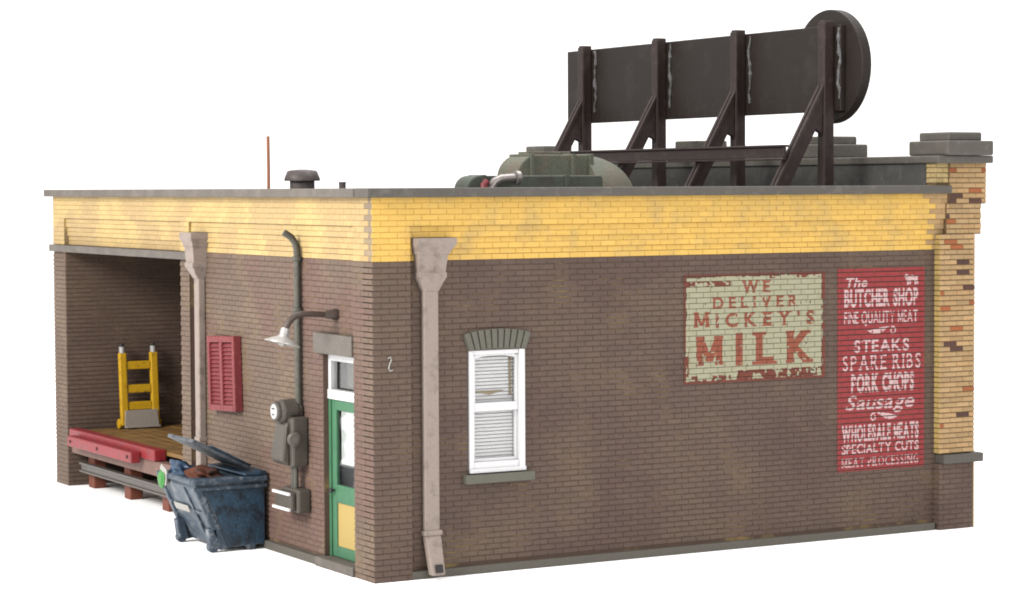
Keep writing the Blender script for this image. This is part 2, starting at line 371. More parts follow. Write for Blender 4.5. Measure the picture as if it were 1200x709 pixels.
# --- front wall and raised parapet of the street side
MB().box(9.2, 9.7, .3, 12.3, 0, 4.95).build('front_wall', M_tanj, B)
pw = MB().box(9.06, 9.68, .2, 12.25, 4.68, 5.335).build('parapet', M_parapet, B)
pe = MB(); bricks(pe, 9.07, 9.305, 68*CH, 72*CH-.01, XZ(-.012), lambda u, v: jit(rgb(206, 180, 124, 1.35), .07), jt=.01); bricks(pe, -.01, .2, 68*CH, 72*CH-.01, YZ(9.07), lambda u, v: jit(rgb(206, 180, 124, 1.35), .07), jt=.01)
pn = pe.build('parapet_end', M_tan, B); MB().box(9.07+D, 9.30, -.012+D, .199, 5.022, 5.334).build('joint', M_tanj, pn)
MB().box(9.0, 10.03, -.16, 12.4, 5.337, 5.448).build('parapet_coping', M_grey, B, bevel=.02)
for i, y in enumerate((0.26, 3.2, 6.75, 11.85)):
    c = MB(); hy = .42
    c.box(9.13, 9.99, y-hy-.05, y+hy, 5.452, 5.665); c.box(9.24, 9.86, y-hy+.06, y+hy-.1, 5.66, 5.79)
    c.build('pier_cap', M_grey, B, bevel=.025)

# --- sash window
W = MB()
x0, x1, z0, z1 = 1.415, 2.235, 1.31, 2.91; yf = .055
W.box(x0, x0+.065, yf, .20, z0, z1); W.box(x1-.085, x1, yf-.02, .20, z0, z1)
W.box(x0+.065, x1-.085, yf, .20, z0, z0+.14); W.box(x0+.065, x1-.085, yf, .20, z1-.06, z1)
W.box(x0-.005, x1+.01, yf-.03, yf-.002, z0, z0+.055)
win = W.build('window', M_white, B, bevel=.008)
S = MB(); a, b = x0+.067, x1-.087
S.box(a, b, yf+.02, .15, 2.11, 2.22)
S.box(a, a+.03, yf+.025, .14, 2.22, 2.84); S.box(b-.035, b, yf+.025, .14, 2.22, 2.84)
S.box(a, a+.03, yf+.045, .16, 1.452, 2.11); S.box(b-.035, b, yf+.045, .16, 1.452, 2.11); S.box(a+.03, b-.035, yf+.045, .16, 1.452, 1.49)
n = 12
for i in range(n):     # shallow arched head of the upper sash
    ua = a+.03+(b-a-.065)*i/n; ub = a+.03+(b-a-.065)*(i+1)/n
    f = lambda u: 2.835-.045*((u-(a+b)/2)/((b-a)/2))**2
    S.hexa([(ua, yf+.03, f(ua)), (ub, yf+.03, f(ub)), (ub, .14, f(ub)), (ua, .14, f(ua)), (ua, yf+.03, 2.85), (ub, yf+.03, 2.85), (ub, .14, 2.85), (ua, .14, 2.85)])
S.build('sash', M_white, win, bevel=.004)
MB().box(a+.02, b-.02, .112, .116, 2.2, 2.85).build('pane', M_glass, win); MB().box(a+.02, b-.02, .128, .132, 1.47, 2.15).build('pane', M_glass, win)
Bl = MB()
for i in range(30):
    zc = 1.47+i*.0465
    if abs(zc-2.335) < .012: continue
    Bl.hexa([(a, .165, zc), (b, .165, zc), (b, .185, zc+.012), (a, .185, zc+.012), (a, .163, zc+.034), (b, .163, zc+.034), (b, .186, zc+.046), (a, .186, zc+.046)])
Bl.build('blind', M_blind, win)
MB().prism([(1.5, 2.37), (2.0, 2.37), (1.76, 2.315)], 'y', .150, .156).build('torn_card', M_tancard, win); MB().box(2.055, 2.085, .150, .157, 2.3, 2.86).build('tan_strip', M_tancard, win)  # flat tan triangle and upright tan strip set in front of the blind
MB().box(a-.05, b+.05, .21, .26, 1.4, 2.9).build('window_back', M_dark, win)
si = MB().box(1.32, 2.345, -.03, .09, 1.18, 1.295).build('sill', M_arch, win, bevel=.01)
A = MB(); nb = 10
for i in range(nb):
    t0 = i/nb+.008; t1 = (i+1)/nb-.008
    def pt(t, top):
        u = 1.405+.84*t; s = (t-.5)
        return (u+(.17*s if top else 0), (3.185-.06*(2*s)**2) if top else (2.93-.03*(2*s)**2))
    p = [pt(t0, 0), pt(t1, 0), pt(t1, 1), pt(t0, 1)]
    A.prism(p, 'y', .02+random.random()*.006, .1)
ar = A.build('arch_lintel', M_arch, win, bevel=.012)
MB().prism([(1.395, 2.905), (2.255, 2.905), (2.33, 3.10), (1.83, 3.15), (1.325, 3.10)], 'y', .05, .094).build('arch_joint', M_greyd, ar)

# --- door, transom, lintel
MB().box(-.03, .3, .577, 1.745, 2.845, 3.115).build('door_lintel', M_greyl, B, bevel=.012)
fr = MB(); X0 = .155
fr.box(X0, X0+.1, 1.595, 1.67, 2.23, 2.843); fr.box(X0, X0+.1, .62, .70, 2.23, 2.843); fr.box(X0, X0+.1, .70, 1.595, 2.74, 2.843); fr.box(X0-.015, X0+.1, .62, 1.669, 2.232, 2.36)
tr = fr.build('transom', M_white, B, bevel=.008)
MB().box(X0+.05, X0+.056, .7, 1.6, 2.39, 2.75).build('pane', M_glass, tr)
MB().box(X0+.12, X0+.14, .6, 1.7, 2.2, 2.85).build('transom_back', M_dark, tr)
MB().box(X0+.1, X0+.112, .7, 1.28, 2.41, 2.74).build('transom_card', M_greyd, tr)
df = MB(); zt = 2.228
df.box(X0, X0+.09, 1.61, 1.67, .13, zt); df.box(X0, X0+.09, .62, .68, .13, zt)
dr = df.build('door', M_green, B, bevel=.006)
dl = MB(); y0, y1 = .685, 1.605; xl = X0+.02
dl.box(xl, xl+.05, y1-.13, y1, .135, zt); dl.box(xl, xl+.05, y0, y0+.13, .135, zt)
dl.box(xl, xl+.05, y0+.13, y1-.13, 2.09, zt); dl.box(xl, xl+.05, y0+.13, y1-.13, .86, 1.10); dl.box(xl, xl+.05, y0+.13, y1-.13, .135, .28)
dl.build('door_leaf', M_green, dr, bevel=.008)
MB().box(xl+.02, xl+.04, y0+.12, y1-.12, .27, .87).build('door_panel', M_panel, dr)
MB().box(xl+.022, xl+.027, y0+.12, y1-.12, 1.09, 2.1).build('pane', M_glass, dr)
MB().box(xl+.044, xl+.05, y0+.12, y1-.20, 1.38, 2.1).build('shade', M_paper, dr)
MB().box(xl+.09, xl+.1, y0, y1, 1.0, 2.15).build('door_back', M_dark, dr)
MB().lathe([(.012, 0), (.018, .03), (.036, .045), (.036, .07), (.0, .08)], (xl, y1-.07, 1.02), (-1, 0, 0), 14).build('knob', M_black, dr, smooth=True)
# --- red louvred shutter, hung slightly out of plumb
s = MB(); ya, yb_ = 4.37, 5.36; za, zb_ = 1.82, 2.9; xs = -.05
s.box(xs, .075, yb_-.08, yb_, za, zb_); s.box(xs, .075, ya, ya+.08, za, zb_); s.box(xs, .075, (ya+yb_)/2-.045, (ya+yb_)/2+.045, za, zb_)
for c0, c1 in ((ya+.08, (ya+yb_)/2-.045), ((ya+yb_)/2+.045, yb_-.08)):
    s.box(xs, .075, c0, c1, za, za+.09); s.box(xs, .075, c0, c1, zb_-.09, zb_)
cy, cz = (ya+yb_)/2, (za+zb_)/2; rot = Matrix.Rotation(R(-2.8), 4, 'X')
tw = lambda p: (p.x, *((rot @ Vector((0, p.y-cy, p.z-cz))).yz+Vector((cy, cz))))
s.xform(tw); sh = s.build('shutter', M_shut, B, bevel=.012)
s = MB()
for c0, c1 in ((ya+.07, (ya+yb_)/2-.04), ((ya+yb_)/2+.04, yb_-.07)):
    for i in range(15):
        z = za+.1+i*.0588
        s.hexa([(xs+.02, c0, z), (xs+.035, c0, z), (xs+.035, c1, z), (xs+.02, c1, z), (xs+.055, c0, z+.058), (xs+.07, c0, z+.058), (xs+.07, c1, z+.058), (xs+.055, c1, z+.058)])
    s.box(.05, .07, c0, c1, za+.05, zb_-.05)
s.xform(tw); s.build('louvre', M_shut, sh)

# --- two downspouts with hopper heads
def downspout(mapf, sgn, zlow, shoe):
    """mapf(u, d, z): u along the wall, d outwards"""
    def ring(u0, u1, d0, d1, z): return [mapf(u0, d0, z), mapf(u1, d0, z), mapf(u1, d1, z), mapf(u0, d1, z)]
    pipe = MB(); pipe.rings([ring(.70, .92, .003, .085, z) for z in (zlow, 3.8)])
    p = pipe.build('downspout', M_leader, B, bevel=.02, seg=3)
    h = MB()
    h.rings([ring(.70, .92, 0, .09, 3.70), ring(.63, .985, 0, .15, 3.85), ring(.61, 1.0, 0, .165, 3.88), ring(.61, 1.0, 0, .165, 3.935), ring(.62, .99, 0, .15, 3.945), ring(.60, 1.02, 0, .165, 4.17),
             ring(.585, 1.04, 0, .175, 4.175), ring(.58, 1.06, 0, .18, 4.22), ring(.565, 1.10, 0, .20, 4.27), ring(.56, 1.125, 0, .21, 4.30), ring(.56, 1.125, 0, .21, 4.38)])
    h.build('hopper_head', M_leader, p, bevel=.01)
    if shoe:
        k = MB(); k.rings([ring(.68, .945, .0, .11, .62), ring(.68, .945, .0, .11, .555)]); k.build('pipe_collar', M_leader, p, bevel=.012)
        k = MB(); k.rings([ring(.695, .93, .005, .10, .56), ring(.71, .905, .15, .27, .06)]); k.build('shoe', M_leader, p, bevel=.02)
        k = MB(); k.rings([[mapf(u, d+q, z) for u, d, z in ((.76, .238, .20), (.865, .238, .20), (.865, .262, .10), (.76, .262, .10))] for q in (0, .012)]); k.build('outlet', M_dark, p)
    else:
        k = MB(); k.rings([ring(.69, .93, .0, .095, 1.30), ring(.69, .93, .0, .095, 1.36)]); k.build('pipe_collar', M_leader, p, bevel=.01)
downspout(lambda u, d, z: (u+.02, REC-d, z), 1, .58, True)
downspout(lambda u, d, z: (REC-d*1.4, 5.79-(u-.82)*.8, z), 1, .12, False)
# stray white fleck on the near pilaster
MB().tube([(.205, -.012, 2.86), (.235, -.014, 2.88), (.25, -.014, 2.84), (.225, -.014, 2.79), (.21, -.014, 2.73), (.235, -.014, 2.70), (.27, -.012, 2.71)], .009, 6).build('paint_fleck', M_whitep, B)

# ------------------------------------------------------------------ painted wall signs (raster of paint cells that skips the brick joints)
NR = 10; DV = CH/NR; NU = 32; DU = BL/NU
class Paint:
    def __init__(s, u0, u1, v0, v1):
        s.i0 = int(round(u0/DU)); s.i1 = int(round(u1/DU)); s.k0 = int(round(v0/DV)); s.k1 = int(round(v1/DV))
        s.nu = s.i1-s.i0; s.nv = s.k1-s.k0
        ii = np.arange(s.i0, s.i1); kk = np.arange(s.k0, s.k1)
        s.U, s.V = np.meshgrid((ii+.5)*DU, (kk+.5)*DV)
        crs = kk//NR; row = kk % NR
        hj = (row == 0) | (row == NR-1)
        sh = np.where(crs % 2 == 1, NU//2, 0)
        col = (ii[None, :]-sh[:, None]) % NU
        s.joint = hj[:, None] | (col == 0)
        s.thin = (row == 0)[:, None] | (col == 0)
        s.u0, s.u1, s.v0, s.v1 = s.i0*DU, s.i1*DU, s.k0*DV, s.k1*DV
    def blank(s): return np.zeros((s.nv, s.nu), bool)
    def noise(s, sc):
        nx, ny = int(s.nu*DU/sc)+3, int(s.nv*DV/sc)+3; gr = RNG.random((ny, nx))
        x = (s.U-s.u0)/sc; y = (s.V-s.v0)/sc; xi = x.astype(int); yi = y.astype(int); fx = x-xi; fy = y-yi
        fx = fx*fx*(3-2*fx); fy = fy*fy*(3-2*fy)
        return (gr[yi, xi]*(1-fx)+gr[yi, xi+1]*fx)*(1-fy)+(gr[yi+1, xi]*(1-fx)+gr[yi+1, xi+1]*fx)*fy
    def tri(s, m, P):
        (ax, ay), (bx, by), (cx, cy) = P
        d = (by-cy)*(ax-cx)+(cx-bx)*(ay-cy)
        if abs(d) < 1e-12: return
        i0 = max(0, int((min(ax, bx, cx)-s.u0)/DU)-1); i1 = min(s.nu, int((max(ax, bx, cx)-s.u0)/DU)+2)
        k0 = max(0, int((min(ay, by, cy)-s.v0)/DV)-1); k1 = min(s.nv, int((max(ay, by, cy)-s.v0)/DV)+2)
        if i0 >= i1 or k0 >= k1: return
        U = s.U[k0:k1, i0:i1]; V = s.V[k0:k1, i0:i1]
        a = ((by-cy)*(U-cx)+(cx-bx)*(V-cy))/d; b = ((cy-ay)*(U-cx)+(ax-cx)*(V-cy))/d
        m[k0:k1, i0:i1] |= (a >= -1e-6) & (b >= -1e-6) & (a+b <= 1+1e-6)
    def disc(s, m, x, y, r): m |= (s.U-x)**2+(s.V-y)**2 < r*r
    def stroke(s, m, pts, rs):
        for i in range(len(pts)-1):
            for t in np.linspace(0, 1, 12):
                s.disc(m, pts[i][0]*(1-t)+pts[i+1][0]*t, pts[i][1]*(1-t)+pts[i+1][1]*t, rs[i]*(1-t)+rs[i+1]*t)
    def poly(s, m, P):
        for i in range(1, len(P)-1): s.tri(m, [P[0], P[i], P[i+1]])
    def build(s, m, y, name, mt, parent, keep_joint=False):
        m = m & ~s.joint if not keep_joint else m
        mb = MB()
        for k in range(s.nv):
            r_ = np.concatenate(([0], m[k].astype(np.int8), [0])); df_ = np.diff(r_); st = np.where(df_ == 1)[0]; en = np.where(df_ == -1)[0]
            va = (s.k0+k)*DV; vb = va+DV
            for a_, b_ in zip(st, en):
                ua = (s.i0+a_)*DU; ub = (s.i0+b_)*DU
                mb.add([(ua, y, va), (ub, y, va), (ub, y, vb), (ua, y, vb)], [(0, 1, 2, 3)])
        return mb.build(name, mt, parent)
_tc = {}
def text_tris(ch, offset):
    key = (ch, offset)
    if key in _tc: return _tc[key]
    if ch == 'M':
        c = max(q[1] for t in text_tris('H', 0) for q in t); wd = 1.0*c; st = .12*c+2*offset; dg_ = st*1.05
        Q = [[(0, 0), (st, 0), (st, c), (0, c)], [(wd-st, 0), (wd, 0), (wd, c), (wd-st, c)],
             [(0, c), (dg_, c), (wd/2+dg_/2, .12*c), (wd/2-dg_/2, .12*c)], [(wd-dg_, c), (wd, c), (wd/2+dg_/2, .12*c), (wd/2-dg_/2, .12*c)]]
        _tc[key] = [[q[i] for i in t] for q in Q for t in ((0, 1, 2), (0, 2, 3))]; return _tc[key]
    cu = bpy.data.curves.new('glyph', 'FONT'); cu.body = ch; cu.size = 1; cu.offset = offset; cu.resolution_u = 4
    o = bpy.data.objects.new('glyph', cu); COL.objects.link(o); dg = bpy.context.evaluated_depsgraph_get(); dg.update()
    me = o.evaluated_get(dg).to_mesh(); me.calc_loop_triangles()
    T = [[tuple(me.vertices[i].co.xy) for i in t.vertices] for t in me.loop_triangles]
    o.evaluated_get(dg).to_mesh_clear(); bpy.data.objects.remove(o); bpy.data.curves.remove(cu)
    _tc[key] = T; return T
def write(p, m, text, ua, ub, va, vb, off=.0, shear=0., serif=0., gap=.1, small=None, curve=0.):
    """letters of `text` spread from ua to ub, cap height va..vb; serif adds slabs to stem ends"""
    G = []; W_ = [p.blank()]
    ref = text_tris('H', 0); cap = max(q[1] for t in ref for q in t)
    x = 0
    for i, ch in enumerate(text):
        if ch == ' ': x += .32; G.append(None); continue
        T = text_tris(ch, off); xs_ = [q[0] for t in T for q in t]
        k = 1. if (small is None or i == 0) else small
        G.append((ch, T, x, min(xs_), k)); x += (max(xs_)-min(xs_))*k+gap+serif*1.2
    tot = x-gap-serif*1.2
    sx = (ub-ua)/tot; sy = (vb-va)/cap
    for g_ in G:
        if g_ is None: W_.append(p.blank()); continue
        ch, T, x, mn, k = g_
        mm = p.blank()
        for t in T: p.tri(mm, [(ua+((q[0]-mn)*k+x)*sx+shear*q[1]*sy*k, va+q[1]*sy*k) for q in t])
        if serif and ch not in "CSGOQ'aeuhg":
            ks = np.where(mm.any(axis=1))[0]
            if len(ks):
                th = max(2, int((vb-va)*.12*k/DV)); lim = .55*(np.ptp(np.where(mm.any(axis=0))[0])+1)
                ex = max(2, int(serif*sx*(.22 if ch in 'MWNK' else .6)/DU))
                for rows, probe in ((range(ks[0], ks[0]+th), ks[0]+1), (range(ks[-1]-th+1, ks[-1]+1), ks[-1]-1)):
                    r_ = np.concatenate(([0], mm[probe].astype(np.int8), [0])); d_ = np.diff(r_)
                    for a_, b_ in zip(np.where(d_ == 1)[0], np.where(d_ == -1)[0]):
                        if b_-a_ <= max(lim, 5) or ch in 'EDLR':
                            for kk in rows: mm[kk, max(0, a_-ex):b_+ex] = True
        m |= mm; W_[-1] |= mm
    return W_
# --- milk advertisement
p1 = Paint(4.76, 7.145, 2.315, 3.81); p1.joint = p1.thin; uw = p1.u1-p1.u0; vh = p1.v1-p1.v0
FU = lambda f: p1.u0+f*uw; FV = lambda f: p1.v1-f*vh
YS = REC-.010
sg1 = thing('painted_sign', (5.95, REC, 2.315), 'faded cream milk delivery advertisement with red letters painted on the brick wall', 'painted sign')
edge = np.minimum(np.minimum(p1.U-p1.u0, p1.u1-p1.U), np.minimum(p1.V-p1.v0, p1.v1-p1.V))
nz = .6*p1.noise(.12)+.4*p1.noise(.035)
panel = (edge > .035+.05*(nz-.5)) & (nz > .12)
fu = (p1.U-p1.u0)/uw; fv = (p1.v1-p1.V)/vh
n2 = .6*p1.noise(.2)+.4*p1.noise(.04)
st = ((fv > .062) & (fv < .115) & (fu < .33) & (n2 > .4)) | ((fv > .895) & (fv < .975) & (fu > .37) & (n2 > .53)) | ((fv > .93) & (n2 > .66)) | ((fv < .05) & (fu > .6) & (n2 > .35)) | ((fu < .03) & (fv > .7) & (n2 > .4)) | ((fu > .975) & (n2 > .35))
border = (edge < .03) & (n2 > .22)
l1 = p1.blank(); wl = []
wl += write(p1, l1, 'WE', FU(.405), FU(.60), FV(.175), FV(.07), off=.03, serif=.16, gap=.14)
wl += write(p1, l1, 'DELIVER', FU(.20), FU(.80), FV(.315), FV(.215), off=.03, serif=.16, gap=.16)
wl += write(p1, l1, "MICKEY'S", FU(.07), FU(.92), FV(.485), FV(.345), off=.03, serif=.15, gap=.13, small=.84)
wl += write(p1, l1, 'MILK', FU(.085), FU(.915), FV(.835), FV(.565), off=.045, serif=.16, gap=.16)
w1_ = (.5*p1.noise(.07)+.5*p1.noise(.025)) > .24; l1 &= w1_
p1.build(panel & ~l1 & ~st & ~border, YS, 'painted_ground', M_cream, sg1)
for q in wl: p1.build(q & w1_ & panel, YS-.001, 'lettering', M_slet, sg1)
allw = (st | border) & ~l1; top_ = fv < .5
for q in (allw & top_, allw & ~top_): p1.build(q, YS-.001, 'worn_edge', M_streak, sg1)
# --- red butcher board
p2_ = Paint(7.365, 8.935, .945, 3.845); uw2 = p2_.u1-p2_.u0; vh2 = p2_.v1-p2_.v0
FU2 = lambda f: p2_.u0+f*uw2; FV2 = lambda f: p2_.v1-f*vh2
sg2 = thing('painted_sign', (8.15, REC, .945), 'tall red butcher shop advertisement with pale lettering painted on the brick wall', 'painted sign')
pn2 = p2_.noise(.03)*.5+p2_.noise(.1)*.5 > .10
lines = []
def ln(*a, **k):
    lines.extend(write(p2_, p2_.blank(), *a, **k))
ln('The', FU2(.075), FU2(.33), FV2(.09), FV2(.046), off=.02, shear=.3, gap=.05)
ln('BUTCHER SHOP', FU2(.075), FU2(.925), FV2(.185), FV2(.108), off=.048, gap=.06)
ln('FINE QUALITY MEAT', FU2(.075), FU2(.92), FV2(.272), FV2(.213), off=.012, gap=.08)
ln('STEAKS', FU2(.185), FU2(.82), FV2(.412), FV2(.356), off=.025, gap=.09)
ln('SPARE RIBS', FU2(.06), FU2(.955), FV2(.502), FV2(.43), off=.0, serif=.12, gap=.08)
ln('PORK CHOPS', FU2(.155), FU2(.88), FV2(.608), FV2(.527), off=.048, gap=.06)
ln('Sausage', FU2(.09), FU2(.87), FV2(.696), FV2(.628), off=.012, shear=.3, gap=.05)
ln('WHOLESALE MEATS', FU2(.05), FU2(.935), FV2(.85), FV2(.778), off=.048, gap=.06)
ln('SPECIALTY CUTS', FU2(.05), FU2(.935), FV2(.913), FV2(.868), off=.022, gap=.08)
ln('MEAT PROCESSING', FU2(.05), FU2(.93), FV2(.98), FV2(.936), off=.0, serif=.12, gap=.08)
orn = p2_.blank()
# grazing cow silhouette
P = lambda a, b: (FU2(.763+.165*a), FV2(.088-.053*b))
for q in ([(.1, .45), (.95, .42), (.98, .85), (.6, .92), (.1, .88)], [(-.02, .78), (.2, .6), (.3, .95), (.1, 1.05)], [(.2, .0), (.32, .0), (.34, .5), (.18, .5)], [(.36, .08), (.46, .08), (.46, .5), (.34, .5)],
          [(.72, .0), (.84, .0), (.86, .5), (.7, .5)], [(.88, .05), (.97, .05), (.98, .5), (.84, .5)]): p2_.poly(orn, [P(*t) for t in q])
def flourish(fc, flip):
    cxx = .5*(FU2(.36)+FU2(.68)); hw = .28; pts = []; rs = []
    cz_ = FV2(fc)
    for t in np.linspace(0, 1, 14):
        pts.append((cxx+flip*(-hw+hw*1.35*t), cz_+.01-.045*math.sin(math.pi*t)*(.4+.6*(1-t))+.05*t)); rs.append(.008+.032*math.sin(math.pi*t)**1.5)
    p2_.stroke(orn, pts, rs)
    pts = []; rs = []
    for t in np.linspace(0, 1, 16):
        an = R(110)-R(330)*t; rr_ = .06*(1-.55*t); pts.append((cxx+flip*(.17+rr_*math.cos(an)), cz_-.0+rr_*math.sin(an))); rs.append(.011)
    p2_.stroke(orn, pts, rs)
flourish(.312, 1); flourish(.738, -1)
alll = orn.copy()
wear = (.5*p2_.noise(.06)+.5*p2_.noise(.025)) > .22
for m in lines: alll |= m
p2_.build(pn2 & ~(alll & wear), YS, 'painted_ground', M_red, sg2)
for m in lines: p2_.build(m & wear, YS-.001, 'lettering', M_pink, sg2)
p2_.build(orn & wear, YS-.001, 'ornament', M_pink, sg2)

# ------------------------------------------------------------------ loading dock inside the bay
DK = thing('loading_dock', (.3, 9.1, 0), 'raised loading dock of brown planks with red bumper timbers in the open bay', 'loading dock')
d = MB(); FZ = .945
for i in range(15):
    xa = .21+i*.22; d.box(xa, xa+.212, 6.515, 11.68, FZ-.06, FZ+random.uniform(-.003, .003))
d.build('plank_deck', M_wood, DK, bevel=.006)
MB().box(.05, .205, 6.515, 11.66, .57, .80).build('fascia', M_fascia, DK, bevel=.01)
MB().box(0.0, .205, 7.68, 11.64, .803, .985).build('timber_bumper', M_redt, DK, bevel=.02)
bt = MB().box(-.17, -.004, 8.25, 11.26, .73, .905).build('timber_bumper', M_redt, DK, bevel=.02)
for y in (8.42, 9.8, 11.1): MB().lathe([(.028, 0), (.028, .014), (.0, .02)], (-.17, y, .82), (-1, 0, 0), 10).build('bolt', M_black, bt)
for y in (11.24, 9.53, 7.85, 6.72): MB().box(.24, .46, y-.14, y+.14, 0, .57).build('dock_post', M_pier, DK, bevel=.02)
rl = MB(); rl.box(.14, .21, 6.6, 11.45, .27, .42); rl.box(.10, .21, 6.6, 11.45, .39, .425); rl.box(.10, .21, 6.6, 11.45, .265, .295)
rl.build('rail', M_rail, DK, bevel=.006)

# ------------------------------------------------------------------ hand truck
HT = thing('hand_truck', (1.12, 11.4, FZ), 'yellow hand truck with grey toe plate standing on the loading dock', 'hand truck')
yt = 11.50
def lean(p): return (p.x, p.y+.10*(p.z-FZ)/1.4-.02, p.z)
for x in (.91, 1.47):
    r_ = MB().box(x-.065, x+.065, yt-.12, yt-.02, 1.0, 2.24).xform(lean).build('side_rail', M_hty, HT, bevel=.02)
    g_ = MB().tube([(x, yt-.07, 2.23), (x, yt-.07, 2.34)], .052, 12).xform(lean).build('grip', M_silver, r_, smooth=True)
    MB().tube([(x-.0, yt-.06, 2.335), (x, yt-.04, 2.375)], .04, 10).xform(lean).build('grip_tip', M_black, r_)
for z in (2.02, 1.62, 1.33): MB().box(.975, 1.405, yt-.10, yt-.04, z-.07, z+.07).xform(lean).build('crossbar', M_hty, HT, bevel=.015)
tp = MB(); tp.hexa([(.89, yt-.16, .985), (1.51, yt-.16, .985), (1.51, yt-.12, .985), (.89, yt-.12, .985), (.91, yt-.13, 1.26), (1.49, yt-.13, 1.26), (1.49, yt-.10, 1.26), (.91, yt-.10, 1.26)])
tp.box(.89, 1.51, yt-.24, yt-.12, .965, .992); tp.box(1.11, 1.29, yt-.2, yt-.12, .947, .966)
tp.build('toe_plate', M_htg, HT, bevel=.008)
for x in (.845, 1.545): MB().tube([(x-.025, yt-.02, 1.03), (x+.025, yt-.02, 1.03)], .085, 16).build('wheel', M_hty, HT, bevel=.01)

# ------------------------------------------------------------------ dumpster
DU_ = thing('dumpster', (-.5, 4.1, 0), 'battered blue dumpster with its lid half open standing against the brick wall', 'dumpster')
ys, ye = 3.45, 4.78
body = MB()
prof = [(-1.02, .90), (-1.0, 1.0), (.02, 1.0), (.02, .07), (-.60, .05)]
body.prism(prof, 'y', ys+.03, ye-.03)
b_ = body.build('body', M_dump, DU_, bevel=.02)
sd = MB()      # recessed darker side panel with raised slanting edge strip
sd.prism([(-.90, .90), (.0, .90), (.0, .09), (-.50, .07)], 'y', ys+.012, ys+.034); sd.build('side_panel', M_dumpd, b_, bevel=.006)
for y, y2 in ((ys-.005, ys+.10), (ye-.10, ye+.005)):
    MB().prism([(-1.045, .90), (-.93, .90), (-.53, .05), (-.67, .03)], 'y', y, y2).build('edge_strip', M_rim, b_, bevel=.02)
MB().prism([(-1.035, .88), (-1.0, .88), (-.62, .08), (-.66, .08)], 'y', ys+.42, ys+.47).build('front_rib', M_rim, b_, bevel=.012)
MB().prism([(-.875, .56), (-.84, .56), (-.80, .50), (-.845, .50)], 'y', ys+.1, ye-.1).build('front_rib', M_rim, b_, bevel=.012)
pl = MB(); pl.prism([(-.905, .60), (-.89, .60), (-.845, .50), (-.862, .50)], 'y', ys+.62, ys+1.14); pl.build('label_plate', M_whitep, b_)
rm = MB(); rm.box(-1.08, .05, ys-.03, ys+.06, .955, 1.03); rm.box(-1.08, .05, ye-.06, ye+.03, .955, 1.03); rm.box(-1.08, -.98, ys+.06, ye-.06, .955, 1.03); rm.box(-.03, .05, ys+.06, ye-.06, .955, 1.03)
MB().box(-1.06, .04, ys-.015, ys+.03, .87, .92).build('rim_band', M_rim, b_, bevel=.015)
rm.build('rim', M_rim, DU_, bevel=.022)
cl = MB().prism([(-.30, 1.035), (.03, 1.035), (.03, 1.10), (-.30, 1.075)], 'y', ys-.01, ye); cl.build('closed_lid', M_dumpd, DU_, bevel=.02)
ld = MB()
L0 = Vector((-.12, 0, 1.09)); L1 = Vector((-.97, 0, 1.52)); nn = Vector((.43, 0, .85)).normalized()*.055
ld.prism([(L0.x, L0.z), (L1.x, L1.z), ((L1+nn).x, (L1+nn).z), ((L0+nn).x, (L0+nn).z)], 'y', ys+.25, ye-.12)
lid = ld.build('lid', M_lid, DU_, bevel=.02)
for y in (ys+.24, (ys+ye)/2+.05):
    lr = MB(); q = nn*1.4; lr.prism([((L0+nn).x, (L0+nn).z), ((L1+nn).x+.25, (L1+nn).z-.125), ((L1+q).x+.25, (L1+q).z-.12), ((L0+q).x, (L0+q).z)], 'y', y, y+.09)
    lr.build('lid_rib', M_dumpd, lid, bevel=.01)
for (x, y) in ((-.76, ys+.07), (-.76, ye-.10), (-.2, ys+.07), (-.2, ye-.10)):
    wv = MB(); 
    wv.tube([(x-.0, y-.055, .075), (x, y+.055, .075)], .075, 18)
    wl = wv.build('wheel', M_rim, DU_, bevel=.012)
    if x < -.5:
        MB().prism([(x-.09, .34), (x+.04, .34), (x+.09, .06), (x-.05, .06)], 'y', y-.075, y+.075).build('wheel_bracket', M_rim, wl, bevel=.02)
# rubbish in the dumpster: each lump a thing of its own
def lump(name, c, rad, m, label, cat, amp=.25, seed=1):
    rnd = random.Random(seed); bm = bmesh.new(); bmesh.ops.create_icosphere(bm, subdivisions=4, radius=1)
    ph = [(Vector((rnd.gauss(0, 1), rnd.gauss(0, 1), rnd.gauss(0, 1)))*3.2, rnd.random()*6.28) for _ in range(14)]
    for v in bm.verts:
        n_ = v.co.normalized(); k = 1+amp*sum(math.sin(n_.dot(a_)+b2) for a_, b2 in ph)/5
        v.co = Vector((n_.x*rad[0], n_.y*rad[1], n_.z*rad[2]))*k
    me = bpy.data.meshes.new(name); bm.to_mesh(me); bm.free(); me.materials.append(m)
    o = bpy.data.objects.new(name, me); COL.objects.link(o); o.location = c; return tag(o, label, cat)
lump('rubbish_heap', (-.66, 4.10, .99), (.24, .32, .13), M_rust, 'rust brown rubbish heaped inside the open dumpster', 'rubbish', .4, 3)
lump('rubbish_bag', (-.84, 4.42, 1.05), (.16, .26, .14), M_bag, 'crumpled blue rubbish bag bulging over the dumpster rim', 'rubbish bag', .35, 5)
wp = lump('wrapper', (-1.06, 4.55, .96), (.05, .13, .15), M_whitep, 'white crumpled wrapper with a green patch hanging over the dumpster rim', 'wrapper', .3, 12)
gp = lump('green_patch', (0, 0, 0), (.035, .12, .13), M_greenp, None, None, .12, 4); gp.parent = wp; gp.location = (-.045, -.03, -.02)

